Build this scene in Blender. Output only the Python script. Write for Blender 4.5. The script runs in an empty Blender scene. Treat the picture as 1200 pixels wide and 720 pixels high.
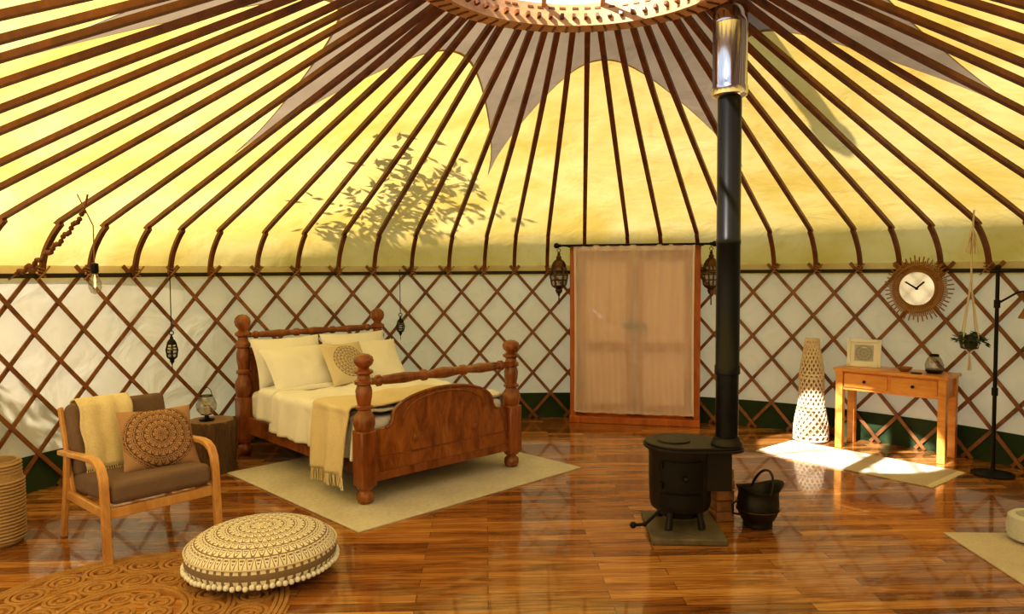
import bpy, math, random
from mathutils import Vector, Matrix, noise
random.seed(7)
sc=bpy.context.scene
try:
    sc.view_settings.view_transform='Standard'
    sc.view_settings.look='Medium High Contrast'
except Exception as e: print(e)
pi=math.pi
CX,CY,R=0.385,3.85,4.2
WH=1.6

# ---------------------------------------------------------------- helpers
class MB:
    def __init__(s): s.v=[]; s.f=[]
    def add(s,vs,fs,mat=None):
        o=len(s.v)
        for p in vs:
            p=Vector(p)
            s.v.append(tuple(mat@p) if mat is not None else tuple(p))
        for f in fs: s.f.append(tuple(i+o for i in f))
        return s
    def box(s,c,sz,rot=None):
        x,y,z=[a/2 for a in sz]
        vs=[(-x,-y,-z),(x,-y,-z),(x,y,-z),(-x,y,-z),(-x,-y,z),(x,-y,z),(x,y,z),(-x,y,z)]
        fs=[(0,3,2,1),(4,5,6,7),(0,1,5,4),(1,2,6,5),(2,3,7,6),(3,0,4,7)]
        m=Matrix.Translation(c)
        if rot is not None: m=m@rot
        return s.add(vs,fs,m)
    def tube(s,path,r,seg=8,closed=False,cap=True):
        P=[Vector(p) for p in path]; n=len(P)
        rs=r if isinstance(r,(list,tuple)) else [r]*n
        vs=[];fs=[];ref=None
        for i in range(n):
            if closed: t=(P[(i+1)%n]-P[i-1])
            else: t=P[min(i+1,n-1)]-P[max(i-1,0)]
            t.normalize()
            if ref is None:
                ref=Vector((0,0,1)) if abs(t.z)<.9 else Vector((1,0,0))
            a=t.cross(ref)
            if a.length<1e-4: a=t.cross(Vector((1,.3,0)))
            a.normalize(); b=a.cross(t); b.normalize(); ref=b
            for k in range(seg):
                q=2*pi*k/seg
                vs.append(P[i]+(a*math.cos(q)+b*math.sin(q))*rs[i])
        m=n if closed else n-1
        for i in range(m):
            j=(i+1)%n
            for k in range(seg):
                l=(k+1)%seg
                fs.append((i*seg+k,i*seg+l,j*seg+l,j*seg+k))
        if cap and not closed:
            fs.append(tuple(range(seg))[::-1]); fs.append(tuple((n-1)*seg+k for k in range(seg)))
        return s.add(vs,fs)
    def strip(s,path,w,h,side):
        P=[Vector(p) for p in path]; n=len(P); vs=[];fs=[]
        for i in range(n):
            t=(P[min(i+1,n-1)]-P[max(i-1,0)]).normalized()
            sd=Vector(side[i] if isinstance(side,list) else side).normalized()
            nn=t.cross(sd).normalized(); sd=nn.cross(t).normalized()
            for a,b in ((-1,-1),(1,-1),(1,1),(-1,1)):
                vs.append(P[i]+sd*(a*w/2)+nn*(b*h/2))
        for i in range(n-1):
            for k in range(4):
                l=(k+1)%4
                fs.append((i*4+k,i*4+l,i*4+4+l,i*4+4+k))
        fs.append((3,2,1,0)); b=(n-1)*4; fs.append((b,b+1,b+2,b+3))
        return s.add(vs,fs)
    def lathe(s,prof,seg=32,mat=None,capb=True,capt=True):
        vs=[];fs=[];n=len(prof)
        for r,z in prof:
            for k in range(seg):
                a=2*pi*k/seg; vs.append((max(r,1e-4)*math.cos(a),max(r,1e-4)*math.sin(a),z))
        for i in range(n-1):
            for k in range(seg):
                l=(k+1)%seg; fs.append((i*seg+k,i*seg+l,(i+1)*seg+l,(i+1)*seg+k))
        if capb: fs.append(tuple(range(seg))[::-1])
        if capt: fs.append(tuple((n-1)*seg+k for k in range(seg)))
        return s.add(vs,fs,mat)
    def ball(s,c,r,seg=10,sz=1):
        n=max(4,seg//2+1)
        prof=[(r*math.sin(pi*i/n),-r*sz*math.cos(pi*i/n)) for i in range(n+1)]
        return s.lathe(prof,seg,Matrix.Translation(c))
    def prism(s,poly,y0,y1,mat=None):
        n=len(poly)
        vs=[(x,y0,z) for x,z in poly]+[(x,y1,z) for x,z in poly]
        fs=[tuple(range(n)),tuple(range(2*n-1,n-1,-1))]
        for i in range(n):
            j=(i+1)%n; fs.append((i,i+n,j+n,j))
        return s.add(vs,fs,mat)
    def obj(s,name,mat,parent=None,smooth=True,loc=None,rot=None,bevel=0,bseg=2,angle=40,subsurf=0):
        me=bpy.data.meshes.new(name); me.from_pydata(s.v,[],s.f); me.validate(); me.update()
        import bmesh
        bm=bmesh.new(); bm.from_mesh(me); bmesh.ops.recalc_face_normals(bm,faces=bm.faces); bm.to_mesh(me); bm.free()
        if smooth:
            me.polygons.foreach_set('use_smooth',[True]*len(me.polygons))
            try: me.set_sharp_from_angle(angle=math.radians(angle))
            except Exception: pass
        me.materials.append(mat)
        o=bpy.data.objects.new(name,me); sc.collection.objects.link(o)
        if parent: o.parent=parent
        if loc: o.location=loc
        if rot: o.rotation_euler=rot
        if bevel:
            m=o.modifiers.new('bevel','BEVEL'); m.width=bevel; m.segments=bseg; m.limit_method='ANGLE'; m.angle_limit=math.radians(40)
        if subsurf:
            m=o.modifiers.new('sub','SUBSURF'); m.levels=subsurf; m.render_levels=subsurf
        return o

def empty(name,loc=(0,0,0),rz=0):
    e=bpy.data.objects.new(name,None); sc.collection.objects.link(e)
    e.location=loc; e.rotation_euler=(0,0,rz); e.empty_display_size=.1
    return e
def grid(fn,nu,nv):
    vs=[];fs=[]
    for i in range(nu+1):
        for j in range(nv+1): vs.append(fn(i/nu,j/nv))
    for i in range(nu):
        for j in range(nv):
            a=i*(nv+1)+j; fs.append((a,a+1,a+nv+2,a+nv+1))
    return vs,fs
def solid(o,t,off=0):
    m=o.modifiers.new('solid','SOLIDIFY'); m.thickness=t; m.offset=off
    return o

# ---------------------------------------------------------------- materials
def base(name):
    m=bpy.data.materials.new(name); m.use_nodes=True; nt=m.node_tree; nt.nodes.clear()
    out=nt.nodes.new('ShaderNodeOutputMaterial'); return m,nt,out
def put(nt,sock,val):
    if val is None: return
    if isinstance(val,bpy.types.NodeSocket): nt.links.new(val,sock)
    else:
        if hasattr(sock.default_value,'__len__') and not hasattr(val,'__len__'): val=(val,)*len(sock.default_value)
        if hasattr(val,'__len__') and len(val)==3 and len(sock.default_value)==4: val=(*val,1)
        sock.default_value=val
def nd(nt,t,ins={},**pr):
    n=nt.nodes.new(t)
    for k,v in pr.items(): setattr(n,k,v)
    for k,v in ins.items(): put(nt,n.inputs[k],v)
    return n
def mth(nt,op,a,b=None,c=None):
    n=nt.nodes.new('ShaderNodeMath'); n.operation=op
    put(nt,n.inputs[0],a)
    if b is not None: put(nt,n.inputs[1],b)
    if c is not None: put(nt,n.inputs[2],c)
    return n.outputs[0]
def mixc(nt,f,a,b,bt='MIX'):
    n=nt.nodes.new('ShaderNodeMix'); n.data_type='RGBA'; n.blend_type=bt
    put(nt,n.inputs[0],f); put(nt,n.inputs[6],a); put(nt,n.inputs[7],b); return n.outputs[2]
def ramp(nt,f,cols):
    n=nt.nodes.new('ShaderNodeValToRGB'); put(nt,n.inputs[0],f)
    e=n.color_ramp.elements
    while len(e)<len(cols): e.new(.5)
    for i,(p,c) in enumerate(cols):
        e[i].position=p; e[i].color=(*c,1) if len(c)==3 else c
    return n.outputs[0]
def princ(nt,out,col,rough=.5,metal=0,bump=None,bs=.3,bd=.01,coat=0,spec=.5):
    p=nd(nt,'ShaderNodeBsdfPrincipled',{'Base Color':col,'Roughness':rough,'Metallic':metal,'Coat Weight':coat,'Specular IOR Level':spec})
    if bump is not None:
        b=nd(nt,'ShaderNodeBump',{'Height':bump,'Strength':bs,'Distance':bd}); nt.links.new(b.outputs[0],p.inputs['Normal'])
    nt.links.new(p.outputs[0],out.inputs[0]); return p
def coords(nt,scale=(1,1,1),kind='Object',rot=(0,0,0)):
    t=nt.nodes.new('ShaderNodeTexCoord')
    return nd(nt,'ShaderNodeMapping',{'Vector':t.outputs[kind],'Scale':scale,'Rotation':rot}).outputs[0]
def nz(nt,v,scale,detail=4,rough=.5,dist=0):
    return nd(nt,'ShaderNodeTexNoise',{'Vector':v,'Scale':scale,'Detail':detail,'Roughness':rough,'Distortion':dist}).outputs[0]

def wood(name,c1,c2,scale=(4,4,30),rough=.4,coat=0,bs=.15):
    m,nt,out=base(name); v=coords(nt,scale)
    f=nz(nt,v,1.0,6,.6,1.0)
    g=nz(nt,coords(nt,tuple(a*6 for a in scale)),1.0,3)
    f2=mth(nt,'ADD',mth(nt,'MULTIPLY',f,.8),mth(nt,'MULTIPLY',g,.2))
    c=ramp(nt,f2,[(.32,c1),(.68,c2)])
    princ(nt,out,c,rough,0,f2,bs,.003,coat); return m
def fabric(name,c1,c2,scale=60,rough=.95,bs=.4,big=3):
    m,nt,out=base(name); v=coords(nt)
    f=nz(nt,v,scale,3); g=nz(nt,v,big,3)
    c=ramp(nt,mth(nt,'ADD',mth(nt,'MULTIPLY',f,.5),mth(nt,'MULTIPLY',g,.5)),[(.3,c1),(.7,c2)])
    p=princ(nt,out,c,rough,0,f,bs,.003,spec=.15); 
    return m
def plain(name,c,rough=.5,metal=0,bump=0,scale=30,coat=0,var=.85):
    m,nt,out=base(name); v=coords(nt); f=nz(nt,v,scale,3)
    col=ramp(nt,f,[(.3,tuple(a*var for a in c)),(.7,c)])
    princ(nt,out,col,rough,metal,f if bump else None,bump or .1,.002,coat); return m
def canvas(name,c1,c2,tr=.55,dirt=(.7,.5,.2),dstr=.3,thr=(.55,.75),wr=.08):
    m,nt,out=base(name); v=coords(nt)
    f=nz(nt,v,1.2,5,.6,.5); g=nz(nt,v,220,2)
    c=ramp(nt,f,[(.35,c1),(.65,c2)])
    d=ramp(nt,nz(nt,v,3.5,8,.7,1.2),[(thr[0],(0,0,0)),(thr[1],(1,1,1))])
    c=mixc(nt,mth(nt,'MULTIPLY',d,dstr),c,dirt)
    h=mth(nt,'ADD',mth(nt,'MULTIPLY',nz(nt,v,2.5,3,.5,.8),1.0),mth(nt,'MULTIPLY',g,.01))
    b=nd(nt,'ShaderNodeBump',{'Height':h,'Strength':.5,'Distance':wr})
    a=nd(nt,'ShaderNodeBsdfDiffuse',{'Color':c,'Normal':b.outputs[0]}); t=nd(nt,'ShaderNodeBsdfTranslucent',{'Color':c,'Normal':b.outputs[0]})
    mx=nd(nt,'ShaderNodeMixShader',{0:tr,1:a.outputs[0],2:t.outputs[0]})
    nt.links.new(mx.outputs[0],out.inputs[0]); return m
def mandala(name,bg,ink,rw=.05,n0=8,dn=4,axes=(0,1),maxr=9,border=None,rough=.9,strg=.85):
    m,nt,out=base(name)
    s=nd(nt,'ShaderNodeSeparateXYZ',{0:coords(nt)})
    x,y=s.outputs[axes[0]],s.outputs[axes[1]]
    r=mth(nt,'SQRT',mth(nt,'ADD',mth(nt,'MULTIPLY',x,x),mth(nt,'MULTIPLY',y,y)))
    a=mth(nt,'ARCTAN2',y,x)
    q=mth(nt,'DIVIDE',r,rw); idx=mth(nt,'FLOOR',q); fr=mth(nt,'FRACT',q)
    n=mth(nt,'ADD',n0,mth(nt,'MULTIPLY',idx,dn))
    sn=mth(nt,'ABSOLUTE',mth(nt,'SINE',mth(nt,'MULTIPLY',a,mth(nt,'MULTIPLY',n,.5))))
    d=mth(nt,'SUBTRACT',sn,fr)
    outl=mth(nt,'LESS_THAN',mth(nt,'ABSOLUTE',d),.13)
    core=mth(nt,'MULTIPLY',mth(nt,'GREATER_THAN',d,.38),mth(nt,'GREATER_THAN',mth(nt,'SINE',mth(nt,'MULTIPLY',fr,25)),-.2))
    line=mth(nt,'LESS_THAN',mth(nt,'ABSOLUTE',mth(nt,'SUBTRACT',fr,.06)),.06)
    pat=mth(nt,'MAXIMUM',mth(nt,'MAXIMUM',outl,line),core)
    pat=mth(nt,'MULTIPLY',pat,mth(nt,'LESS_THAN',r,maxr))
    c=mixc(nt,mth(nt,'MULTIPLY',pat,strg),bg,ink)
    f=nz(nt,coords(nt),90,2)
    c=mixc(nt,mth(nt,'MULTIPLY',f,.2),c,tuple(k*.7 for k in bg))
    princ(nt,out,c,rough,0,f,.3,.003,spec=.1); return m

m_rafter=wood('rafter_wood',(.09,.027,.008),(.23,.075,.020),(6,6,3),.42)
m_latt=wood('lattice_wood',(.15,.058,.018),(.36,.165,.06),(6,6,4),.5)
m_crown=wood('crown_wood',(.45,.22,.09),(.70,.42,.20),(5,5,8),.5)
m_roof=canvas('roof_canvas',(.58,.39,.085),(.71,.53,.19),.62,(.44,.27,.045),.5,wr=.035)
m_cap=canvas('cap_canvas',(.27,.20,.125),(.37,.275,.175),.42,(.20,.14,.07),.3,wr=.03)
m_wall=canvas('wall_canvas_cloth',(.78,.69,.51),(.85,.77,.61),.38,(.56,.45,.27),.35,wr=.04)
m_green=canvas('green_skirt_cloth',(.035,.06,.03),(.06,.09,.045),.1,(.1,.08,.04),.3)
m_band=plain('dark_webbing',(.035,.03,.025),.8,bump=.4,scale=80)
m_rope=plain('rope',(.34,.20,.09),.9,bump=.6,scale=150)
m_pine=wood('bed_wood',(.15,.042,.010),(.44,.165,.04),(9,3,3),.26,.35)
m_pinev=wood('bed_wood_turned',(.14,.04,.010),(.38,.13,.032),(8,8,2),.25,.4)
m_oak=wood('chair_beech',(.52,.26,.09),(.76,.45,.18),(14,5,5),.35,.2)
m_desk=wood('desk_wood',(.62,.24,.045),(.86,.42,.11),(3,14,14),.35,.2)
m_door=wood('door_wood',(.38,.10,.02),(.60,.21,.05),(10,10,2),.4)
m_doorp=wood('door_panel_wood_lit_tint',(.82,.50,.40),(.92,.64,.52),(10,10,2),.4)  # pale pink in this wood colour stands in for daylight through the door
m_white=fabric('white_linen',(.84,.85,.88),(.94,.95,.98),120,bs=.15)
m_cream=fabric('cream_knit',(.68,.58,.40),(.86,.77,.58),90,bs=.6)
m_grey=fabric('taupe_upholstery',(.15,.10,.085),(.25,.175,.15),160,bs=.3)
m_rug=fabric('cream_rug_pile',(.52,.49,.44),(.72,.69,.62),45,bs=.6)
m_rug2=fabric('woven_mat',(.50,.44,.38),(.68,.61,.53),70,bs=.6)
m_iron=plain('cast_iron',(.022,.018,.016),.42,.3,.4,40)
m_blackpipe=plain('black_flue',(.02,.02,.022),.26,.6,.1,8)
m_steel=plain('stainless_flue',(.75,.75,.78),.13,1,.05,3,var=.9)
m_black=plain('black_metal',(.015,.013,.012),.45,.5)
m_brass=plain('aged_brass',(.16,.09,.035),.38,.9,.3,60,var=.5)
m_slate=plain('stone_slab',(.17,.14,.10),.7,0,.6,12,var=.5)
m_brick=plain('fire_brick',(.45,.22,.10),.85,0,.6,25,var=.6)
m_jute=fabric('jute_braid',(.30,.15,.055),(.55,.33,.14),120,bs=1.0,big=12)
m_wick=fabric('bleached_rattan',(.62,.50,.36),(.84,.72,.56),90,bs=.5)
m_liner=fabric('cane_liner',(.40,.28,.16),(.52,.38,.24),90,bs=.3)
m_ratt=fabric('rattan',(.26,.13,.05),(.46,.26,.10),90,bs=.5)
m_bark=wood('stump_bark',(.06,.035,.02),(.17,.10,.055),(25,25,5),.9,bs=1)
m_stumptop=wood('stump_top',(.20,.11,.05),(.34,.20,.10),(10,10,10),.6)
m_leaf=plain('leaf',(.05,.13,.03),.6,scale=9,var=.4)
m_pot=plain('pot_dark',(.06,.05,.045),.6)
m_cord=plain('cotton_cord',(.76,.68,.56),.9,bump=.5,scale=200)
m_paper=plain('white_frame_paint',(.90,.92,.97),.5,var=.97)
m_felt=fabric('grey_felt',(.55,.56,.58),(.72,.73,.75),90)
m_pattern=mandala('cushion_pattern',(.44,.28,.19),(.10,.045,.025),.045,8,6,maxr=.205,strg=.9)
m_pattern2=mandala('bed_cushion_pattern',(.72,.64,.50),(.16,.09,.05),.03,8,4,maxr=.155,strg=.95)
m_pouf=mandala('pouf_pattern',(.88,.84,.77),(.20,.13,.08),.055,8,8,strg=.95)
m_art=mandala('art_print',(.55,.58,.64),(.24,.26,.31),.03,8,4,axes=(0,2),maxr=.075)
def glassy(name,c,tf):
    m,nt,out=base(name)
    t=nd(nt,'ShaderNodeBsdfTransparent',{'Color':c}); g=nd(nt,'ShaderNodeBsdfGlossy',{'Roughness':.05})
    mx=nd(nt,'ShaderNodeMixShader',{0:tf,1:t.outputs[0],2:g.outputs[0]}); nt.links.new(mx.outputs[0],out.inputs[0]); return m
m_dome=glassy('clear_dome',(.97,.98,1),.04)
m_glass=glassy('lantern_glass',(.75,.72,.66),.18)
m_mirror=plain('mirror_glass',(.88,.86,.78),.06,1,var=.98)
m_sheer,nt,out=base('sheer_voile')
t=nd(nt,'ShaderNodeBsdfTransparent',{'Color':(1,1,1)}); d=nd(nt,'ShaderNodeBsdfDiffuse',{'Color':(1,.93,.99)}); tl=nd(nt,'ShaderNodeBsdfTranslucent',{'Color':(1,.93,.99)})
a=nd(nt,'ShaderNodeMixShader',{0:.05,1:d.outputs[0],2:tl.outputs[0]}); b=nd(nt,'ShaderNodeMixShader',{0:.48,1:t.outputs[0],2:a.outputs[0]}); nt.links.new(b.outputs[0],out.inputs[0])
m_bulb,nt,out=base('bulb_glass_warm')
e=nd(nt,'ShaderNodeEmission',{'Color':(1,.72,.35),'Strength':2.0}); nt.links.new(e.outputs[0],out.inputs[0])
# floor planks
m_floor,nt,out=base('laminate_planks')
v=coords(nt,(1,1,1),'Object',(0,0,math.radians(-2)))
br=nd(nt,'ShaderNodeTexBrick',{'Vector':v,'Color1':(0,0,0,1),'Color2':(1,1,1,1),'Mortar':(.5,.5,.5,1),'Scale':1.0,'Mortar Size':.0014,'Mortar Smooth':.1,'Bias':0,'Brick Width':.95,'Row Height':.088})
br.offset=.37; br.offset_frequency=2; br.squash=1.0
sep=nd(nt,'ShaderNodeSeparateXYZ',{0:br.outputs[0]}).outputs[0]
gv=nd(nt,'ShaderNodeCombineXYZ',{}); sx=nd(nt,'ShaderNodeSeparateXYZ',{0:v})
nt.links.new(sx.outputs[0],gv.inputs[0]); nt.links.new(sx.outputs[1],gv.inputs[1]); put(nt,gv.inputs[2],mth(nt,'MULTIPLY',sep,7))
g=nz(nt,nd(nt,'ShaderNodeMapping',{'Vector':gv.outputs[0],'Scale':(1.8,20,3)}).outputs[0],1,6,.62,1.6)
f=mth(nt,'ADD',mth(nt,'MULTIPLY',sep,.34),mth(nt,'MULTIPLY',g,.95))
c=ramp(nt,f,[(.27,(.055,.017,.005)),(.50,(.21,.078,.018)),(.72,(.42,.185,.048)),(.9,(.62,.33,.11))])
c=mixc(nt,br.outputs[1],c,(.03,.010,.003))
rg=mth(nt,'ADD',.10,mth(nt,'MULTIPLY',nz(nt,v,1.5,4),.15))
princ(nt,out,c,rg,0,mth(nt,'SUBTRACT',g,mth(nt,'MULTIPLY',br.outputs[1],2)),.06,.004,.6)
m_grass=fabric('grass',(.06,.11,.03),(.14,.20,.06),4)

# ---------------------------------------------------------------- yurt shell
MB().lathe([(R+.1,-.12),(R+.1,0),(.001,0)],128,Matrix.Translation((CX,CY,0))).obj('floor',m_floor,smooth=False)
MB().lathe([(30,-.14),(.001,-.14)],64,Matrix.Translation((CX,CY,0)),capb=False).obj('ground_grass',m_grass,smooth=False)
MB().lathe([(R,-.05),(R,.5),(R,1.1),(R,1.66)],128,Matrix.Translation((CX,CY,0)),False,False).obj('wall_round',m_wall)
MB().lathe([(R-.012,0),(R-.014,.15),(R-.01,.27)],128,Matrix.Translation((CX,CY,0)),False,False).obj('baseboard_round_skirt',m_green)
MB().lathe([(4.142,1.568),(4.142,1.602),(4.136,1.602),(4.136,1.568),(4.142,1.568)],128,Matrix.Translation((CX,CY,0)),False,False).obj('trim_wall_band',m_band)

CP=[(.86,3.262),(3.82,2.075),(4.02,1.98),(4.14,1.87),(4.20,1.74),(4.215,1.56)]
def cz(r):
    for (a,b),(c,d) in zip(CP,CP[1:]):
        if r<=c: return b+(d-b)*(r-a)/(c-a)
    return CP[-1][1]
def rb(th):
    ph=90-math.degrees(th)
    t=((ph+12)%45)/45*2-1
    return 2.85-1.50*max(0,1-abs(t)**2.1)**.55
S=720
vs=[];fs=[];nr=30
for i in range(S):
    th=2*pi*i/S; r0=rb(th)
    rs=[r0+(3.82-r0)*k/(nr-7) for k in range(nr-6)]+[3.92,4.02,4.08,4.14,4.20,4.215]
    for r in rs: vs.append((CX+r*math.cos(th),CY+r*math.sin(th),cz(r)))
for i in range(S):
    j=(i+1)%S
    for k in range(nr-1): fs.append((i*nr+k,j*nr+k,j*nr+k+1,i*nr+k+1))
ceil=MB().add(vs,fs).obj('ceiling',m_roof)
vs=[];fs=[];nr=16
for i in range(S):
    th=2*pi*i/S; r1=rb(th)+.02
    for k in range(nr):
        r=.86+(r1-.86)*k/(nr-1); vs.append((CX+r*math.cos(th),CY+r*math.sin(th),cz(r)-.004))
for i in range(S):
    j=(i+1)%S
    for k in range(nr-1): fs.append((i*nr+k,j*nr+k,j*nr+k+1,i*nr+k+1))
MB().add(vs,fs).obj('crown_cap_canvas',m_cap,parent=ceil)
# rafters
NR=68
th0=math.atan2(CY,CX)
rf=MB(); tie=MB(); peg=MB()
def smooth(P,n=4):
    out=[]
    P=[Vector((a,0,b)) for a,b in P]
    for i in range(len(P)-1):
        p0=P[max(i-1,0)];p1=P[i];p2=P[i+1];p3=P[min(i+2,len(P)-1)]
        k=n if i>1 else 1
        for j in range(k):
            t=j/k
            out.append(.5*((2*p1)+(p2-p0)*t+(2*p0-5*p1+4*p2-p3)*t*t+(3*p1-p0-3*p2+p3)*t**3))
    out.append(P[-1]); return out
prof=smooth([(.80,3.228),(.907,3.186),(3.66,2.079),(3.90,1.955),(4.04,1.81),(4.10,1.69),(4.12,1.575)])
for i in range(NR):
    th=th0+2*pi*i/NR+random.uniform(-.014,.014)*(i!=0)
    e=Vector((math.cos(th),math.sin(th),0)); s=Vector((-math.sin(th),math.cos(th),0))
    wob=random.uniform(-.020,.020)
    path=[]
    for p in prof:
        path.append(Vector((CX,CY,0))+e*p.x+s*(wob*math.sin(p.x*1.1))+Vector((0,0,p.z)))
    rf.strip(path,.037,.030,s)
    c=Vector((CX,CY,0))+e*4.115
    for dz in (-.015,.01,.035):
        tie.tube([c+s*(.03*math.cos(a))+e*(.020*math.sin(a))+Vector((0,0,1.60+dz+.012*math.cos(a))) for a in [2*pi*k/8 for k in range(8)]],.005,5,closed=True)
    tie.tube([c-e*.02+s*-.05+Vector((0,0,1.655)),c-e*.025+Vector((0,0,1.60)),c-e*.02+s*.05+Vector((0,0,1.55))],.006,5)
rfo=rf.obj('roof_rafters',m_rafter,smooth=False)
tie.obj('rope_ties',m_rope,rfo)
# lattice
la=MB()
run=.335
for fam,rr in ((1,4.172),(-1,4.157)):
    for i in range(NR):
        tb=th0+2*pi*i/NR
        path=[]
        for k in range(-1,15):
            z=1.6-1.595*k/14 if k>=0 else 1.66
            th=tb+fam*run*(1.6-z)/1.6
            path.append((CX+rr*math.cos(th),CY+rr*math.sin(th),z)); 
        sds=[]
        for k,p in enumerate(path):
            e=Vector((p[0]-CX,p[1]-CY,0)).normalized()
            t=(Vector(path[min(k+1,15)])-Vector(path[max(k-1,0)])).normalized()
            sds.append(tuple(t.cross(e)))
        la.strip(path,.030,.013,sds)
la.obj('lattice_wall_frame',m_latt,smooth=False)
# crown
cr=empty('crown_wheel',(CX,CY,0))
MB().lathe([(.80,3.115),(.93,3.115),(.945,3.16),(.93,3.235),(.80,3.245),(.80,3.115)],128,None,False,False).obj('ring',m_crown,cr)
for i in range(NR):
    th=th0+2*pi*i/NR
    peg.box((.790*math.cos(th),.790*math.sin(th),3.165),(.04,.020,.024),Matrix.Rotation(th,4,'Z')@Matrix.Rotation(.25,4,'Y'))
    peg.box((.87*math.cos(th+.046),.87*math.sin(th+.046),3.112),(.09,.012,.01),Matrix.Rotation(th+.046,4,'Z'))
peg.obj('pegs',m_rafter,cr,smooth=False)
sp=MB()
for k in range(4):
        a=k%2*pi/2
        o2=(-.18,.18)[k//2]
        P=[]
        for j in range(13):
            x=-.86+1.72*j/12; y=o2
            lim=math.sqrt(max(0,.86**2-y*y)); x=x/ .86*lim
            P.append(Matrix.Rotation(a,3,'Z')@Vector((x,y,3.20+.28*max(0,1-(x*x+y*y)/.74))))
        sp.strip(P,.026,.018,Matrix.Rotation(a,3,'Z')@Vector((0,1,0)))
sp.obj('bent_spokes',m_crown,cr,smooth=False)
MB().lathe([(.90*math.cos(a),3.25+.36*math.sin(a)) for a in [pi/2*i/14 for i in range(15)]],64,None,False,False).obj('glass_dome',m_dome,cr)

# ---------------------------------------------------------------- door
dth=math.radians(-13)
dp=(CX+3.93*math.sin(-dth),CY+3.93*math.cos(dth),0)
door=empty('door_1',dp,dth)
b=MB()
for s in (-1,1): b.box((s*.635,.06,.94),(.07,.16,1.88))
b.box((0,.06,1.845),(1.34,.16,.07)); b.box((0,.03,.035),(1.34,.22,.07))
b.obj('frame',m_door,door,bevel=.006)
b=MB(); pn=MB()
for s in (-1,1):
    cx=s*.30
    pn.box((cx,.075,.945),(.585,.022,1.73))
    for xx in (-.255,.255): b.box((cx+xx,.05,.945),(.075,.035,1.73))
    for zz,h in ((.13,.12),(.80,.09),(1.76,.10)): b.box((cx,.05,zz),(.43,.033,h))
b.obj('leaves',m_door,door,bevel=.005); pn.obj('panels',m_doorp,door)
b=MB(); b.box((0,.022,1.02),(.24,.018,.045)); b.box((-.03,.016,1.02),(.04,.03,.12)); b.ball((.08,.01,1.0),.028)
for s in (-1,1):
    for zz in (.4,1.5): b.box((s*.57,.028,zz),(.10,.01,.05))
b.obj('latch',m_black,door)
def cf(u,v):
    x=(-.61+1.22*u); z=1.865-1.74*v
    x*=1-.012*math.sin(v*3.0)
    y=-.085+.014*math.sin(u*60+1.3*math.sin(v*3))+.010*math.sin(u*23+v*2)
    return (x,y,z)
cur=empty('sheer_curtain',dp,dth)
g,f=grid(cf,150,24); MB().add(g,f).obj('voile',m_sheer,cur,angle=180)
hem=MB()
for s in (-.61,.60):
    hem.strip([cf((s+.61)/1.22,k/24) for k in range(25)],.02,.004,(1,0,0))
hem.strip([cf(k/60,1) for k in range(61)],.02,.004,(0,0,1))
hem.strip([cf(k/60,.02) for k in range(61)],.05,.006,(0,0,1))
hem.obj('hem',m_sheer,cur)
b=MB(); b.tube([(-.78,-.085,1.865),(.78,-.085,1.865)],.012,10)
for s in (-1,1):
    b.ball((s*.80,-.085,1.865),.03,12); b.ball((s*.765,-.085,1.865),.018,10)
    b.tube([(s*.70,-.085,1.865),(s*.70,-.03,1.86),(s*.665,.0,1.85)],.008,6)
b.obj('rod',m_black,cur)

# ---------------------------------------------------------------- moroccan lanterns
def lantern(name,loc,h=.40,w=.17,cord=.12,mt=m_brass):
    e=empty(name,loc)
    s=h/.40
    MB().lathe([(.02*s,-.20*s),(.035*s,-.17*s),(.03*s,-.155*s),(.065*s,-.13*s),(.068*s,-.12*s)],6).obj('base_cup',mt,e,smooth=False)
    b=MB()
    for k in range(6):
        a=k*pi/3
        b.tube([(.066*s*math.cos(a),.066*s*math.sin(a),-.12*s),(w/2*.98*math.cos(a),w/2*.98*math.sin(a),-.02*s),(.062*s*math.cos(a),.062*s*math.sin(a),.06*s)],.008*s,5)
        a1=(k+1)*pi/3
        for zz,rr in ((-.07,.077),(-.02,w/2/s*.98),(.02,.075)):
            b.tube([(rr*s*math.cos(a),rr*s*math.sin(a),zz*s),(rr*s*math.cos(a1),rr*s*math.sin(a1),zz*s)],.005*s,4)
    b.obj('cage',mt,e)
    MB().lathe([(.060*s,-.12*s),(w/2*.9,-.02*s),(.055*s,.06*s)],6).obj('glass',m_glass,e,smooth=False)
    MB().lathe([(.072*s,.055*s),(.066*s,.08*s),(.05*s,.11*s),(.022*s,.135*s),(.026*s,.15*s),(.012*s,.17*s),(.016*s,.185*s),(.001,.20*s)],6).obj('dome_cap',mt,e,smooth=False)
    b=MB(); b.tube([(.018*math.cos(a),0,.215*s+.018*math.sin(a)) for a in [2*pi*k/10 for k in range(10)]],.004,5,closed=True)
    b.tube([(0,0,.23*s),(0,0,.23*s+cord)],.004,5)
    b.ball((0,0,-.21*s),.014*s,8)
    b.tube([(0,0,-.2*s),(0,0,-.30*s)],.006*s,6)
    b.obj('hanging_ring',mt,e)
    return e
def onwall(ang,r,z): a=math.radians(ang); return (CX+r*math.sin(a),CY+r*math.cos(a),z)
def dl(x,y,z): return tuple(Matrix.Translation(dp)@Matrix.Rotation(dth,4,'Z')@Vector((x,y,z)))
lantern('moroccan_lantern',dl(-.78,-.06,1.58),.44,.19,.02)
lantern('moroccan_lantern.001',dl(.77,-.06,1.58),.44,.19,.02)
lantern('hanging_lantern',(-2.80,6.06,.98),.24,.10,.48,m_black)
lantern('hanging_lantern.001',(-1.15,7.60,1.05),.20,.09,.46,m_black)

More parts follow.
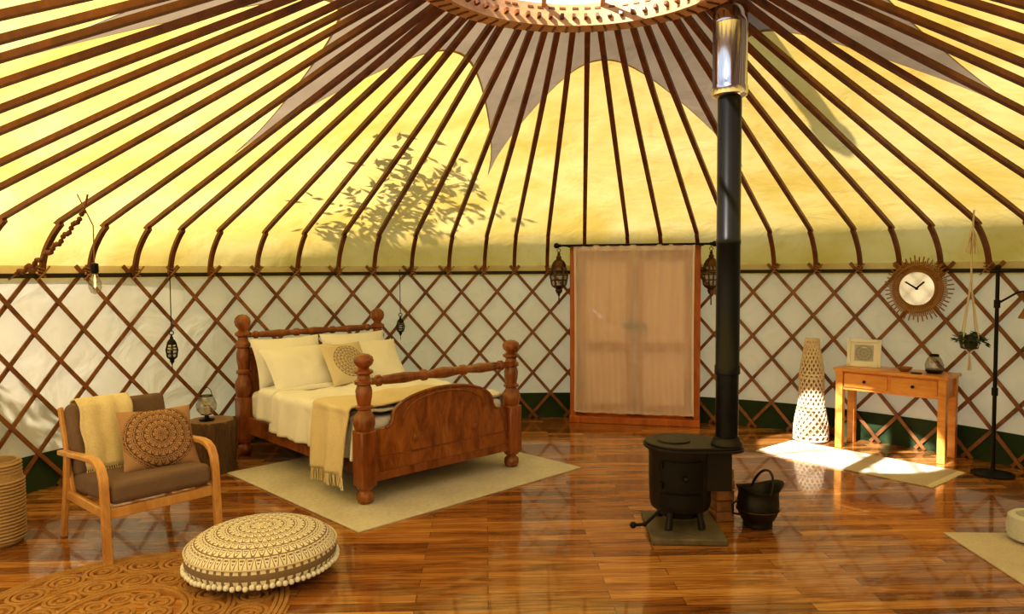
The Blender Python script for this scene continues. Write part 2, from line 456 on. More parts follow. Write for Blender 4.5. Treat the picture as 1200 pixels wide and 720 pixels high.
# ---------------------------------------------------------------- bed
bth=math.radians(43.3)
bed=empty('four_poster_bed',(-1.182,6.204,.012),bth)
hw,hl=.69,.975
def postprof(h):
    k=(h-.50)/.53
    P=[(.058,.50),(.066,.515),(.076,.55),(.072,.60),(.05,.63),(.045,.645),(.062,.655),(.062,.67),(.045,.68),(.056,.74),(.058,.78),(.046,.815),(.064,.825),(.064,.845),(.046,.86),(.042,.885),(.066,.90),(.066,.915),(.036,.93),(.040,.94),(.062,.96),(.070,.985),(.062,1.01),(.036,1.028),(.002,1.034)]
    return [(r,.50+(z-.50)*k) for r,z in P]
for nm,x,y,h in (('foot_post_1',-hw,-hl,1.03),('foot_post_2',hw,-hl,1.03),('head_post_1',-hw,hl,1.22),('head_post_2',hw,hl,1.22)):
    b=MB(); M=Matrix.Translation((x,y,0))
    b.lathe([(.036,0),(.052,.01),(.062,.035),(.058,.065),(.040,.085),(.040,.095),(.058,.105),(.058,.12)],28,M)
    b.lathe(postprof(h),28,M)
    b.obj(nm,m_pinev,bed)
    MB().box((x,y,.31),(.125,.125,.39)).obj(nm+'_block',m_pinev,bed,bevel=.012,smooth=True)
def arch(inset=0):
    P=[]
    top=.735-inset; sh=.50-inset*.7; w=.47-inset*.6
    P.append((-.63+inset*0,sh)); P.append((-w-.06,sh)); 
    for k in range(5):
        a=k/4*pi/2; P.append((-w-.06+.05*math.sin(a),sh+.035*(1-math.cos(a))))
    n=24
    z0=sh+.045
    for k in range(n+1):
        a=pi-pi*k/n; P.append((w*math.cos(a)*1.0,z0+(top-z0)*math.sin(a)**.85))
    for k in range(5):
        a=(4-k)/4*pi/2; P.append((w+.06-.05*math.sin(a),sh+.035*(1-math.cos(a))))
    P.append((w+.06,sh)); P.append((.63,sh)); return P
A=arch()
MB().prism([(-.63,.15)]+A+[(.63,.15)],-hl-.018,-hl+.018).obj('footboard_panel',m_pine,bed,bevel=.006)
b=MB()
b.tube([(x,-hl-.020,z) for x,z in A[1:-1]],.011,8)
B=[(x*.80,.20+(z-.15)*.86) for x,z in A[7:32]]
b.tube([(x,-hl-.018,z) for x,z in B],.010,8)
b.box((0,-hl,.17),(1.26,.055,.06)); b.box((0,-hl-.003,.30),(1.26,.045,.012))
for s in (-1,1):
    b.lathe([(.028,0),(.028,.01),(.018,.016),(.001,.018)],16,Matrix.Translation((s*.28,-hl-.018,.39))@Matrix.Rotation(pi/2,4,'X'))
b.obj('footboard_moulding',m_pinev,bed)
def rail(y,z,nm,k=1):
    L=.66; P=[(-L,.026)]
    pts=[(-.60,.026),(-.585,.042),(-.56,.042),(-.545,.026),(-.53,.034),(-.36,.042),(-.22,.030),(-.20,.044),(-.17,.044),(-.15,.030),(-.10,.036),(0,.046)]
    full=P+pts+[(-a,r) for a,r in pts[::-1][1:]]+[(L,.026)]
    M=Matrix.Translation((0,y,z))@Matrix.Rotation(pi/2,4,'Y')
    MB().lathe([(r*k,a) for a,r in full],20,M).obj(nm,m_pinev,bed)
rail(-hl,.835,'foot_rail',.95); rail(hl,1.04,'head_rail',.8)
b=MB(); b.box((0,hl,.62),(1.28,.035,.50)); b.box((0,hl,.90),(1.28,.05,.06)); b.obj('headboard_panel',m_pine,bed,bevel=.006)
b=MB()
for s in (-1,1): b.box((s*.665,0,.25),(.03,1.85,.15))
b.box((0,0,.30),(1.3,1.85,.03))
b.obj('side_rails',m_pine,bed,bevel=.004)
MB().box((0,0,.43),(1.32,1.84,.25)).obj('mattress',m_white,bed,bevel=.05,bseg=4)
def drape(hx,zt,drop,flare,y0,y1,nz_,amp,seed,fold=.02):
    tot=2*drop+2*hx
    def fn(u,v):
        s=-drop-hx+tot*u
        y=y0+(y1-y0)*v
        r=.05
        if abs(s)<=hx-r: x=s; z=zt
        else:
            t=abs(s)-(hx-r)
            if t<r*pi/2:
                a=t/r; xx=hx-r+r*math.sin(a); z=zt-r+r*math.cos(a)
            else:
                t2=t-r*pi/2; xx=hx+flare*t2; z=zt-r-t2
                xx+=fold*math.sin(y*22+seed)*min(1,t2*6)+fold*.6*math.sin(y*41+seed*2)*min(1,t2*6)
            x=math.copysign(xx,s)
        nn=noise.noise(Vector((x*3+seed,y*3,z*2)))+.5*noise.noise(Vector((x*8,y*7+seed,z*5)))+.3*noise.noise(Vector((x*17,y*15+seed,z*5)))
        if abs(s)<=hx: z+=amp*nn
        else: x+=math.copysign(amp*nn*.6,s)
        return (x,y,z)
    return fn
fn=drape(.71,.605,.30,.08,-.895,.42,0,.034,3.1,.014)
g,f=grid(fn,100,90); o=MB().add(g,f).obj('duvet',m_white,bed,angle=180); solid(o,.02,-1)
fn2=drape(.725,.625,.24,.06,.36,.62,0,.012,7.7,.01)
g,f=grid(fn2,80,16); o=MB().add(g,f).obj('duvet_fold',m_white,bed,angle=180); solid(o,.03,-1)
def throwfn(u,v):
    hx=.745
    s=-1.24+ (1.24+.35)*u
    y=-.90+.50*v
    if s>-hx: x=s; z=.642
    else:
        t=-s-hx; x=-hx-.09*t-.02*math.sin(y*26)*min(1,t*5)
        if t<.06: z=.642-t*t/.12; x=-hx-(t*.35)
        else: z=.642-(t-.03)
        y=y+.10*t*(v-.5)*-1.2
    nn=noise.noise(Vector((x*4+9,y*5,z*3)))
    z+=.02*nn if s>-hx else 0
    return (x,y,z)
g,f=grid(throwfn,70,36); o=MB().add(g,f).obj('throw_blanket',m_cream,bed,angle=180); solid(o,.012,1)
b=MB()
for k in range(44):
    p=Vector(throwfn(0,k/43)); q=p+Vector((random.uniform(-.012,.012),random.uniform(-.012,.012),-.09))
    b.tube([p,(p+q)/2+Vector((random.uniform(-.006,.006),0,0)),q],.0045,4)
b.obj('throw_fringe',m_cream,bed)
def pillow(nm,w,h,t,mat,parent,loc,rot):
    def side(sg):
        def fn(u,v):
            a=2*u-1;c=2*v-1
            x=w/2*a*(.93+.07*c*c); y=h/2*c*(.93+.07*a*a)
            z=sg*t/2*(max(0,1-abs(a)**2.6)*max(0,1-abs(c)**2.6))**.55
            z+=.012*noise.noise(Vector((x*9+loc[0]*5,y*9,sg)))*(1-abs(a))*2
            return (x,y,z)
        return fn
    b=MB()
    for sg in (1,-1):
        g,f=grid(side(sg),28,24); b.add(g,f)
    return b.obj(nm,mat,parent,loc=loc,rot=rot,angle=180)
R_=math.radians
pillow('pillow_1',.68,.46,.18,m_white,bed,(-.34,.80,.80),(R_(68),0,R_(3)))
pillow('pillow_2',.68,.46,.18,m_white,bed,(.34,.80,.80),(R_(68),0,R_(-3)))
pillow('pillow_3',.68,.46,.18,m_white,bed,(-.32,.60,.76),(R_(50),0,R_(4)))
pillow('pillow_4',.66,.46,.18,m_white,bed,(.36,.60,.76),(R_(50),0,R_(-6)))
pillow('cushion_patterned',.44,.42,.13,m_pattern2,bed,(.02,.44,.78),(R_(56),0,R_(5)))

brug=MB().box((0,0,.006),(2.10,1.90,.012)).obj('area_rug',m_rug,None,loc=(-.86,5.87,0),rot=(0,0,bth+R_(1)),bevel=.004)

# ---------------------------------------------------------------- stump side table
st=empty('tree_stump_table',(-2.44,5.94,0))
vs=[];SG=48
rows=[0,.05,.15,.25,.35,.40,.41]
for z in rows:
    for k in range(SG):
        a=2*pi*k/SG; r=.180+.012*noise.noise(Vector((math.cos(a)*2,math.sin(a)*2,z)))+.006*math.sin(a*17+z*3)+(.015 if z<.03 else 0)-(.008 if z>.405 else 0)
        vs.append((r*math.cos(a),r*math.sin(a),z))
fs=[(i*SG+k,i*SG+(k+1)%SG,(i+1)*SG+(k+1)%SG,(i+1)*SG+k) for i in range(len(rows)-1) for k in range(SG)]
fs.append(tuple(range(SG))[::-1])
MB().add(vs,fs).obj('bark',m_bark,st)
MB().lathe([(.172,.395),(.172,.412),(.001,.412)],48).obj('cut_top',m_stumptop,st)
tl=empty('glass_table_lantern',(-2.46,5.90,.413))
MB().lathe([(.055,0),(.06,.012),(.02,.02),(.015,.04),(.045,.05)],20).obj('foot',m_black,tl)
MB().lathe([(.045,.05),(.075,.09),(.08,.13),(.06,.18),(.045,.20)],24,None,False,False).obj('glass',m_glass,tl)
b=MB(); b.tube([(.046*math.cos(a),.046*math.sin(a),.20) for a in [2*pi*k/20 for k in range(20)]],.005,6,closed=True)
b.tube([(.046*math.cos(a),0,.20+.07*math.sin(a)) for a in [pi*k/12 for k in range(13)]],.003,5); b.obj('handle',m_black,tl)
MB().lathe([(.022,.05),(.022,.11),(.001,.112)],16).obj('candle',m_white,tl)

# ---------------------------------------------------------------- armchair
ch=empty('armchair',(-2.27,4.44,0),R_(-131.35))
b=MB()
for s in (-1,1):
    x=s*.315
    P=[(x,.355,0),(x,.335,.25),(x,.325,.42),(x,.315,.48),(x,.285,.525),(x,.235,.550),(x,.17,.558),(x,0,.548),(x,-.18,.532),(x,-.34,.52)]
    b.strip(P,.048,.030,(1,0,0))
    b.strip([(x,-.24,.53),(x,-.27,.30),(x*.98,-.36,0)],.030,.045,(1,0,0))
    b.box((x*.97,.02,.275),(.026,.60,.055))
    b.strip([(x*.93,-.22,.28),(x*.93,-.31,.52),(x*.93,-.40,.78)],.026,.040,(1,0,0))
b.box((0,.315,.275),(.62,.026,.06)); b.box((0,-.25,.275),(.60,.026,.055)); b.box((0,-.385,.74),(.57,.022,.05))
b.obj('bentwood_frame',m_oak,ch,bevel=.006,smooth=True)
MB().box((0,0,0),(.57,.60,.125)).obj('seat_cushion',m_grey,ch,loc=(0,.05,.365),rot=(R_(4),0,0),bevel=.035,bseg=4)
brot=(R_(17),0,0); bloc=(0,-.275,.595)
MB().box((0,0,0),(.57,.12,.44)).obj('back_cushion',m_grey,ch,loc=bloc,rot=brot,bevel=.035,bseg=4)
def cth(u,v):
    L=[(-.078,-.16),(-.075,.18),(-.045,.232),(0,.240),(.045,.232),(.074,.18),(.08,0),(.085,-.20)]
    t=v*(len(L)-1); i=min(int(t),len(L)-2); q=t-i
    y=L[i][0]*(1-q)+L[i+1][0]*q; z=L[i][1]*(1-q)+L[i+1][1]*q
    x=-.06+.30*u+.006*math.sin(z*30)
    y+=.006*math.sin(u*18)*(1 if y>0 else -1)
    return (x,y,z)
g,f=grid(cth,24,42); o=MB().add(g,f).obj('throw',m_cream,ch,loc=bloc,rot=brot,angle=180); solid(o,.010,1)
b=MB()
for k in range(26):
    p=Vector(cth(k/25,1)); b.tube([p,p+Vector((random.uniform(-.006,.006),.01,-.06))],.004,4)
b.obj('throw_fringe',m_cream,ch,loc=bloc,rot=brot)
pillow('mandala_cushion',.43,.40,.15,m_pattern,ch,(-.11,.02,.585),(R_(-58),0,R_(-10)))

# ---------------------------------------------------------------- pouf
pf=empty('floor_pouf',(-1.34,3.88,.012))
pp=[(.001,0),(.20,.0),(.31,.012),(.37,.05),(.392,.10),(.385,.145),(.35,.19),(.28,.222),(.18,.238),(.08,.243),(.001,.244)]
o=MB().lathe(pp,64,None,False,False).obj('cover',m_pouf,pf,subsurf=1,angle=180)
b=MB()
for k in range(78):
    a=2*pi*k/78; b.ball((.388*math.cos(a),.388*math.sin(a),.065+random.uniform(-.004,.004)),.0145,8)
b.obj('pompom_trim',m_white,pf)
b=MB(); b.ball((0,0,.243),.022,12,.5); b.tube([(.385*math.cos(a),.385*math.sin(a),.15) for a in [2*pi*k/64 for k in range(64)]],.005,6,closed=True); b.obj('button_piping',m_cord,pf)

# ---------------------------------------------------------------- round jute rug
jr=MB()
def ring(cx,cy,r,w=.012,n=None):
    n=n or max(14,int(r*90))
    vs=[];fs=[]
    for k in range(n):
        a=2*pi*k/n; c,s=math.cos(a),math.sin(a)
        for dr,z in ((-w,.0),(-w*.8,.009),(0,.012),(w*.8,.009),(w,.0)):
            vs.append((cx+(r+dr)*c,cy+(r+dr)*s,z))
    for k in range(n):
        l=(k+1)%n
        for j in range(4): fs.append((k*5+j,l*5+j,l*5+j+1,k*5+j+1))
    jr.add(vs,fs)
for r in (.745,.72,.695,.50,.475,.30,.275,.05,.025): ring(0,0,r)
for k in range(20):
    a=2*pi*k/20
    for q in (.088,.060,.020): ring(.590*math.cos(a),.590*math.sin(a),q,.011)
for k in range(14):
    a=2*pi*k/14+.1
    for q in (.076,.050,.014): ring(.385*math.cos(a),.385*math.sin(a),q,.011)
for k in range(9):
    a=2*pi*k/9
    for q in (.060,.034): ring(.165*math.cos(a),.165*math.sin(a),q,.011)
jr.obj('round_jute_rug',m_jute,None,loc=(-1.84,3.40,0))

# ---------------------------------------------------------------- rattan basket at left
bk=MB()
P=[(.115,0),(.135,.03),(.14,.25),(.135,.42),(.12,.50),(.11,.50),(.12,.40),(.001,.38)]
bk.lathe(P,40)
for k in range(24):
    z=.02+k*.02; r=.137+.004 if .03<z<.4 else .128
    bk.tube([(r*math.cos(a),r*math.sin(a),z) for a in [2*pi*j/32 for j in range(32)]],.009,5,closed=True)
bk.obj('rattan_basket',m_liner,None,loc=(-3.06,4.32,0))

# ---------------------------------------------------------------- stove
hs=MB().box((0,0,.02),(.44,.52,.04)).obj('hearth_stone',m_slate,None,loc=(1.04,4.48,0),rot=(0,0,R_(-3)),bevel=.008)
sv=empty('wood_burning_stove',(1.03,4.50,.041))
b=MB()
b.lathe([(.15,.10),(.175,.11),(.185,.14),(.19,.30),(.19,.44),(.20,.47),(.20,.485)],40)
C2=Vector((.25,-.12)); r1,r2=.225,.105
def hull():
    pts=[Vector((r1*math.cos(a),r1*math.sin(a))) for a in [2*pi*k/48 for k in range(48)]]+[C2+Vector((r2*math.cos(a),r2*math.sin(a))) for a in [2*pi*k/32 for k in range(32)]]
    pts=sorted([(p.x,p.y) for p in pts])
    def half(ps):
        h=[]
        for p in ps:
            while len(h)>1 and (h[-1][0]-h[-2][0])*(p[1]-h[-2][1])-(h[-1][1]-h[-2][1])*(p[0]-h[-2][0])<=0: h.pop()
            h.append(p)
        return h
    return half(pts)[:-1]+half(pts[::-1])[:-1]
H=hull(); n=len(H)
def plate(z0,z1,sc_=1):
    vs=[(x*sc_,y*sc_,z0) for x,y in H]+[(x*sc_,y*sc_,z1) for x,y in H]
    b.add(vs,[tuple(range(n))[::-1],tuple(range(n,2*n))]+[(i,(i+1)%n,(i+1)%n+n,i+n) for i in range(n)])
plate(.483,.500); plate(.500,.515,.96)
b.lathe([(.10,.513),(.10,.522),(.09,.525),(.001,.525)],28,Matrix.Translation((-.04,0,0)))
b.lathe([(.092,.515),(.092,.53),(.076,.55),(.076,.565)],28,Matrix.Translation((.25,-.12,0)))
b.box((.20,-.06,.36),(.16,.15,.25))
for a in (-2.2,-.9,.8,2.2):
    x,y=.15*math.cos(a),.15*math.sin(a)
    b.tube([(x*.9,y*.9,.14),(x*1.02,y*1.02,.07),(x*1.12,y*1.12,.006)],[.03,.02,.024],8)
b.lathe([(.12,.06),(.13,.10)],24)
b.obj('body',m_iron,sv,bevel=.003)
b=MB()
for (z,h) in ((.34,.17),(.19,.08)):
    P=[]
    for k in range(9):
        a=-pi/2+R_(-10)+R_(-38+76*k/8)
        P.append((.198*math.cos(a),.198*math.sin(a),z))
    b.strip(P,h,.016,(0,0,1))
b.tube([(-.02,-.215,.34),(-.02,-.235,.34)],.012,8); b.ball((-.02,-.25,.34),.018)
b.tube([(-.14,-.16,.145),(-.26,-.24,.075),(-.33,-.25,.075)],.010,8); b.ball((-.33,-.25,.075),.02); b.ball((-.26,-.24,.075),.014)
for z in (.28,.40): b.tube([(-.145,-.15,z-.02),(-.145,-.15,z+.02)],.012,8)
b.obj('doors',m_black,sv)
fp=empty('stove_flue_pipe',(1.28,4.38,0))
b=MB()
b.lathe([(.066,.607),(.066,.98),(.074,.985),(.074,1.03),(.069,1.04),(.069,1.75),(.0715,1.755),(.0715,1.78),(.069,1.785),(.069,2.64)],40)
b.obj('black_pipe',m_blackpipe,fp)
b=MB(); b.lathe([(.074,2.605),(.1,2.62),(.104,2.635),(.104,2.665),(.099,2.675),(.099,3.02),(.1015,3.025),(.1015,3.05),(.099,3.055),(.099,3.9)],48)
b.obj('twin_wall_section',m_steel,fp)
MB().lathe([(.13,3.90),(.13,3.92),(.05,4.02),(.001,4.03)],32).obj('rain_cap',m_steel,fp)
bb=MB()
for k in range(5):
    bb.box((random.uniform(-.006,.006),random.uniform(-.006,.006),.033+k*.068),(.12,.20,.062))
bb.obj('fire_brick_stack',m_brick,None,loc=(1.335,4.73,0),rot=(0,0,R_(8)),bevel=.004)

# coal scuttle
cs=empty('coal_scuttle',(1.53,4.56,0),R_(10))
rows=[(.085,0,0),(.095,.012,0),(.085,.03,0),(.11,.06,0),(.128,.11,.02),(.125,.16,.06),(.108,.20,.15),(.12,.235,.35),(.127,.238,.36),(.10,.19,.15),(.10,.10,0),(.001,.05,0)]
vs=[];SG=40
for r,z,sp_ in rows:
    for k in range(SG):
        a=2*pi*k/SG; c=max(0,math.cos(a))**3; c2=max(0,-math.cos(a))**3
        rr=r*(1+sp_*c+sp_*.35*c2); vs.append((rr*math.cos(a),rr*math.sin(a),z+sp_*.12*c+sp_*.09*c2))
fs=[(i*SG+k,i*SG+(k+1)%SG,(i+1)*SG+(k+1)%SG,(i+1)*SG+k) for i in range(len(rows)-1) for k in range(SG)]
MB().add(vs,fs).obj('bucket',m_iron,cs,subsurf=1,angle=180)
b=MB()
b.tube([(.02+.05*math.sin(a),.115*math.cos(a),.22+.125*math.sin(a)) for a in [pi*k/16 for k in range(17)]],.008,8)
b.tube([(-.13,0,.17),(-.17,0,.15),(-.165,0,.09),(-.125,0,.08)],.007,8)
b.obj('bail_handle',m_iron,cs)
b=MB(); b.tube([(.129*math.cos(a),.129*math.sin(a),.11) for a in [2*pi*k/40 for k in range(40)]],.004,6,closed=True); b.obj('brass_band',m_brass,cs)

# ---------------------------------------------------------------- console desk
dk_th=math.atan2(-.62,.60)
ux=Vector((math.cos(dk_th),math.sin(dk_th),0)); uy=Vector((-math.sin(dk_th),math.cos(dk_th),0))
fl=Vector((2.945,6.615,0)); Wd,Dd=.90,.34
dc=fl+ux*(Wd/2-.03)+uy*(Dd/2-.03)
dk=empty('console_table',tuple(dc),dk_th)
b=MB(); b.box((0,0,.708),(Wd+.03,Dd+.02,.026))
for sx_ in (-1,1):
    for sy_ in (-1,1): b.box((sx_*(Wd/2-.035),sy_*(Dd/2-.035),.348),(.062,.062,.695))
b.box((0,Dd/2-.03,.61),(Wd-.1,.02,.17)); b.box((0,-Dd/2+.04,.61),(Wd-.1,.02,.17))
for sx_ in (-1,1): b.box((sx_*(Wd/2-.03),0,.61),(.02,Dd-.1,.17))
b.obj('carcass',m_desk,dk,bevel=.004)
b=MB()
for s in (-1,1): b.box((s*.195,-Dd/2+.026,.615),(.365,.018,.125))
b.obj('drawer_fronts',m_desk,dk,bevel=.004)
b=MB()
for s in (-1,1): b.lathe([(.006,0),(.007,.015),(.014,.022),(.012,.032),(.001,.034)],14,Matrix.Translation((s*.195,-Dd/2+.017,.615))@Matrix.Rotation(pi/2,4,'X'))
b.obj('knobs',m_black,dk)
def ondesk(x,y,z=.7215): 
    p=dc+ux*x+uy*y; return (p.x,p.y,z)
pfm=empty('picture_frame',ondesk(-.28,.03),dk_th+R_(12))
def leanrot(): return (R_(-9),0,0)
b=MB()
for x,z,w,h in ((-.125,.125,.028,.25),(.125,.125,.028,.25),(0,.014,.26,.028),(0,.236,.26,.028)): b.box((x,0,z),(w,.018,h))
b.obj('frame',m_paper,pfm,rot=leanrot(),bevel=.002)
MB().box((0,0,0),(.24,.006,.22)).obj('mount',m_paper,pfm,loc=(0,.026,.124),rot=leanrot())
MB().box((0,0,0),(.155,.004,.145)).obj('print',m_art,pfm,loc=(0,.0205,.124),rot=leanrot())
b=MB(); b.box((0,.06,.09),(.04,.006,.19),Matrix.Rotation(R_(22),4,'X')); b.obj('easel_back',m_paper,pfm)
lg=empty('candle_lantern',ondesk(.30,.02))
MB().lathe([(.035,0),(.065,.02),(.072,.07),(.055,.12),(.035,.145)],24,None,True,False).obj('glass',m_glass,lg)
MB().lathe([(.052,0),(.066,.015),(.068,.03),(.055,.032),(.001,.03)],24).obj('cup',m_black,lg)
MB().lathe([(.037,.14),(.034,.155),(.037,.16)],20,None,False,False).obj('rim',m_black,lg)
tb=MB().lathe([(.03,0),(.045,.012),(.065,.035),(.060,.035),(.04,.016),(.001,.012)],24).obj('trinket_bowl',m_ratt,None,loc=ondesk(.08,-.02))
MB().lathe([(.04,0),(.045,.006),(.001,.008)],24).obj('coaster',m_black,None,loc=ondesk(.20,-.10))

# ---------------------------------------------------------------- wicker floor lamp
wl=empty('wicker_floor_lamp',(2.80,6.88,0))
def wr(z): return .150-.085*(z/.95)**1.1+.008*math.sin(z*12)
b=MB()
for d in (-1,1):
    for k in range(16):
        a0=2*pi*k/16
        b.tube([(wr(z)*math.cos(a0+d*z*5.5),wr(z)*math.sin(a0+d*z*5.5),z) for z in [.02+.93*j/30 for j in range(31)]],.0085,5)
for z in (.015,.06,.30,.33,.60,.63,.90,.95):
    b.tube([(wr(z)*math.cos(a),wr(z)*math.sin(a),z) for a in [2*pi*j/32 for j in range(32)]],.009,6,closed=True)
b.obj('woven_cane',m_wick,wl)
MB().lathe([(wr(z)-.016,z) for z in [.02+.93*j/20 for j in range(21)]],32).obj('fabric_liner',m_liner,wl)

# ---------------------------------------------------------------- sunburst clock (mirrored face, hands)
ang=math.degrees(math.atan2(3.60-CX,6.50-CY))
cl=empty('sunburst_clock',onwall(ang,4.085,1.43),R_(-ang))
b=MB()
for k in range(90):
    a=2*pi*k/90; L=.285 if k%2==0 else .24
    L+=random.uniform(-.01,.01)
    b.tube([(.135*math.cos(a),.0,.135*math.sin(a)),(L*math.cos(a),0.0,L*math.sin(a))],.0060,5)
for r in (.14,.155,.20,.205):
    b.tube([(r*math.cos(q),-.008,r*math.sin(q)) for q in [2*pi*j/48 for j in range(48)]],.008,6,closed=True)
b.obj('rattan_rays',m_ratt,cl)
MB().lathe([(.145,0),(.145,.02),(.001,.02)],48,Matrix.Rotation(pi/2,4,'X')).obj('face',m_mirror,cl)
b=MB(); b.box((.028,-.026,.030),(.09,.004,.012),Matrix.Rotation(R_(-42),4,'Y')); b.box((-.045,-.028,.028),(.115,.004,.010),Matrix.Rotation(R_(32),4,'Y')); b.ball((0,-.026,0),.012,10)
b.obj('hands',m_black,cl)

# ---------------------------------------------------------------- floor lamp right
fl_=empty('floor_lamp',(3.73,5.68,0))
b=MB()
b.lathe([(.15,0),(.15,.012),(.10,.02),(.022,.035),(.018,.05)],36)
b.tube([(0,0,.03),(0,0,1.60)],.014,12); b.tube([(0,0,.62),(0,0,.68)],.022,12); b.tube([(0,0,1.30),(0,0,1.36)],.022,12)
b.tube([(-.05,0.02,1.575),(.30,-.10,1.60)],.009,8)
b.tube([(0,0,1.33),(.13,-.04,1.42),(.28,-.09,1.44)],.008,8)
b.ball((0,0,1.61),.022,10); b.tube([(.28,-.09,1.60),(.28,-.09,1.42)],.005,6)
b.obj('stand',m_black,fl_)
MB().lathe([(.15,1.22),(.05,1.42)],32,Matrix.Translation((.28,-.09,0)),False,False).obj('shade',m_ratt,fl_)

# ---------------------------------------------------------------- hanging plant
hp=empty('hanging_plant',(3.60,5.80,0))
b=MB()
b.lathe([(.03,.965),(.06,.975),(.072,1.03),(.068,1.075),(.060,1.075),(.05,1.05),(.001,1.05)],24)
b.obj('pot',m_pot,hp)
b=MB()
for k in range(4):
    a=k*pi/2+.4
    b.tube([(0,0,.93),(.072*math.cos(a),.072*math.sin(a),1.0),(.072*math.cos(a),.072*math.sin(a),1.07),(.015*math.cos(a),.015*math.sin(a),1.40),(0,0,1.6)],.005,5)
b.tube([(0,0,1.58),(0,0,1.84),(.01,0,2.06)],.007,6)
for k in range(10):
    b.tube([(0,0,.94),(random.uniform(-.015,.015),random.uniform(-.015,.015),.80)],.003,4)
    q=random.uniform(-.05,.05); b.tube([(0,0,1.92),(q*.5,random.uniform(-.02,.02),1.86),(q,random.uniform(-.03,.03),1.72)],.006,4)
b.obj('macrame_hanger',m_cord,hp)
def leaf(b,p,d,L,w):
    d=Vector(d).normalized(); s=d.cross(Vector((random.random()-.5,random.random()-.5,1))).normalized(); nn=s.cross(d)
    p=Vector(p)
    b.add([p,p+d*L*.45+s*w*.5+nn*L*.03,p+d*L-nn*L*.05,p+d*L*.45-s*w*.5+nn*L*.03],[(0,1,2,3)])
b=MB()
for k in range(110):
    a=random.uniform(0,2*pi); r=random.uniform(.02,.10); z=1.08-r*.7+random.uniform(-.01,.05)
    leaf(b,(r*math.cos(a),r*math.sin(a),z),(math.cos(a),math.sin(a),random.uniform(-.8,.6)),.055,.032)
b.obj('foliage',m_leaf,hp,smooth=False)

# ---------------------------------------------------------------- mats
mt=empty('fringed_mat',(2.84,6.09,0),math.atan2(-1.07,.88))
MB().box((0,0,.005),(1.36,.62,.010)).obj('weave',m_rug2,mt,bevel=.003)
b=MB()
for s in (-1,1):
    for k in range(60):
        y=-.305+.61*k/59; b.tube([(s*.68,y,.006),(s*(.73+random.uniform(-.006,.01)),y+random.uniform(-.006,.006),.004)],.003,4)
b.obj('fringe',m_cord,mt)
MB().box((.5,-.6,.005),(1.0,1.2,.010)).obj('yoga_mat',m_rug2,None,loc=(2.60,4.40,0),rot=(0,0,R_(-2)),bevel=.003)
MB().lathe([(.10,0),(.135,.02),(.145,.08),(.135,.145),(.115,.160),(.095,.155),(.085,.06),(.001,.05)],36).obj('felt_bowl',m_felt,None,loc=(3.04,4.24,.010))

# ---------------------------------------------------------------- pendant bulb + bead garland
pb=empty('pendant_bulb',(-2.80,4.97,0))
b=MB(); b.tube([(-0.10,0,2.13),(0,0,1.92),(0,0,1.66)],.004,6); b.obj('cord',m_rope,pb)
MB().lathe([(.012,1.67),(.024,1.665),(.026,1.61),(.020,1.60)],16).obj('socket',m_black,pb)
MB().lathe([(.016,1.60),(.024,1.58),(.040,1.54),(.040,1.505),(.026,1.47),(.001,1.46)],20).obj('bulb',m_glass,pb)
MB().lathe([(.004,1.59),(.008,1.56),(.008,1.51),(.001,1.50)],8).obj('filament',m_bulb,pb)
b=MB()
p0=Vector((-3.42,5.12,1.60)); p1=Vector((-2.82,4.90,2.0))
for k in range(34):
    t=k/33; p=p0.lerp(p1,t)+Vector((0,0,-.05*math.sin(pi*t)+.012*math.sin(k*1.4))); b.ball(p,.018,8)
b.tube([p0+Vector((-.1,.06,-.04)),p0],.006,6); b.tube([p1,p1+Vector((.03,0,.12))],.006,6)
b.obj('wooden_bead_garland',m_rafter)

# ---------------------------------------------------------------- garden trees outside
def tree(name,base_,top,cl_,n,lsz):
    e=empty(name,base_)
    B=Vector(base_); b=MB(); lf=MB()
    T=Vector(top)-B
    b.tube([(0,0,-.14),T*.5+Vector((.1,0,.1)),T],[.14,.10,.05],8)
    for (c,rad) in cl_:
        C=Vector(c)-B
        b.tube([T*.7,(T*.7+C)/2+Vector((0,0,.15)),C],[.05,.03,.012],6)
        for k in range(6):
            d=Vector((random.gauss(0,1),random.gauss(0,1),random.gauss(0,.6)))*rad*.4; b.tube([C,C+d],[.012,.004],4)
        for k in range(n):
            d=Vector((random.gauss(0,1),random.gauss(0,1),random.gauss(0,.7)))*rad*.42
            leaf(lf,C+d,(random.uniform(-1,1),random.uniform(-1,1),random.uniform(-.8,.3)),lsz,lsz*.4)
    b.obj('trunk',m_bark,e); lf.obj('leaves',m_leaf,e,smooth=False)
tree('garden_tree',(-5.0,8.8,0),(-3.2,7.6,3.2),[((-1.25,6.30,2.95),.6),((-1.85,6.6,2.95),.5),((-2.3,6.9,2.8),.35)],210,.13)
tree('garden_tree.001',(-6.3,3.4,0),(-6.0,3.6,2.2),[((-5.0,4.4,1.9),.5),((-5.2,3.6,2.2),.5),((-4.7,5.3,1.6),.4),((-4.75,4.1,1.7),.45)],200,.13)
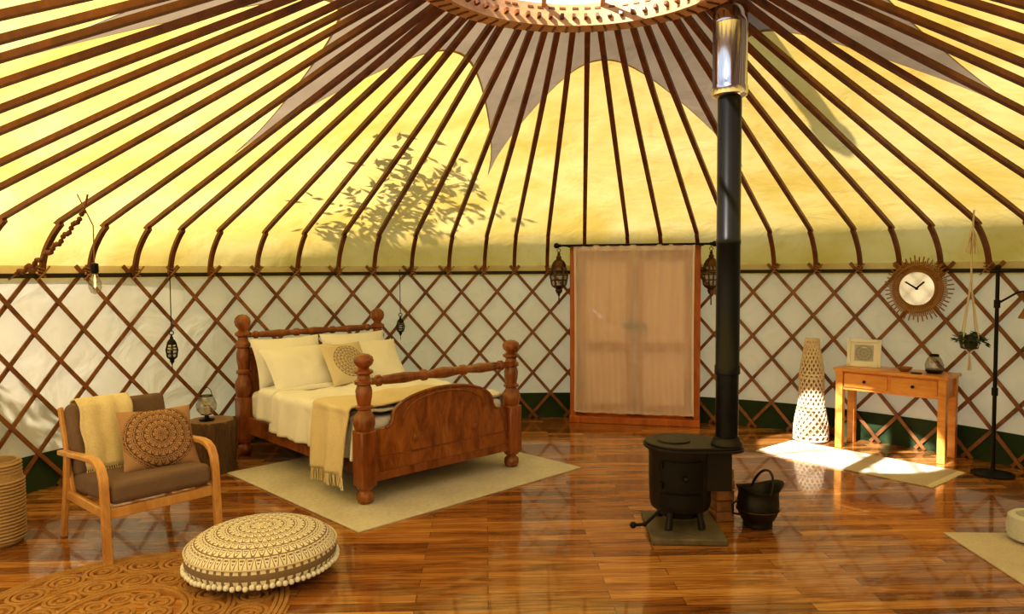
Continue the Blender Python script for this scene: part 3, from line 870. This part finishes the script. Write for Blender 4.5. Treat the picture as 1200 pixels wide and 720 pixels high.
def shrub(name,base_,cl_,n,lsz):
    e=empty(name,base_); B=Vector(base_); b=MB(); lf=MB()
    for c,rad in cl_:
        C=Vector(c)-B
        for q in range(3):
            j=Vector((random.uniform(-.08,.08),random.uniform(-.08,.08),0))
            b.tube([j+Vector((C.x*.3,C.y*.3,-.14)),j+Vector((C.x*.8,C.y*.8,C.z*.5)),C+j*1.2+Vector((0,0,rad*.5))],[.018,.012,.004],5)
        for k in range(n):
            while True:
                d=Vector((random.uniform(-1,1),random.uniform(-1,1),random.uniform(-1,1)))
                if d.length<1: break
            p=C+Vector((d.x*rad*.6,d.y*rad*.6,d.z*rad*1.2)); w_=p+B
            if math.hypot(w_.x-CX,w_.y-CY)<4.33+lsz: continue
            leaf(lf,p,(random.uniform(-1,1),random.uniform(-1,1),random.uniform(-.6,.8)),lsz,lsz*.42)
    b.obj('stems',m_bark,e); lf.obj('leaves',m_leaf,e,smooth=False)
shrub('garden_shrub',(-4.45,5.3,0),[((-4.25,5.05,.95),.42),((-4.40,4.55,.9),.45),((-4.05,5.60,.75),.38),((-4.30,4.15,.8),.4),((-3.85,6.05,.45),.32)],260,.11)

# ---------------------------------------------------------------- light
w=bpy.data.worlds.new('sky'); sc.world=w; w.use_nodes=True; nt=w.node_tree; nt.nodes.clear()
o=nt.nodes.new('ShaderNodeOutputWorld'); bg=nt.nodes.new('ShaderNodeBackground')
tc=nt.nodes.new('ShaderNodeTexCoord'); sp3=nd(nt,'ShaderNodeSeparateXYZ',{0:tc.outputs['Generated']})
c=ramp(nt,sp3.outputs[2],[(0,(.95,.95,.92)),(.5,(.72,.84,1)),(1,(.50,.68,1))])
nt.links.new(c,bg.inputs[0]); bg.inputs[1].default_value=1.05
nt.links.new(bg.outputs[0],o.inputs[0])
sun=bpy.data.lights.new('sun','SUN'); sun.energy=13; sun.color=(1,.94,.83); sun.angle=R_(.8)
so=bpy.data.objects.new('sun',sun); sc.collection.objects.link(so)
d=Vector((2.6,2.62,-3.2)); so.rotation_euler=d.to_track_quat('-Z','Y').to_euler(); so.location=(-6,-6,9)

# ---------------------------------------------------------------- camera
cam=bpy.data.cameras.new('camera'); co=bpy.data.objects.new('camera',cam); sc.collection.objects.link(co)
cam.sensor_width=36; cam.lens=26.0; cam.clip_start=.05
co.matrix_world=Matrix.Translation((0,0,1.6))@Matrix.Rotation(R_(90-2.77),4,'X')@Matrix.Rotation(R_(-.3),4,'Z')
sc.camera=co
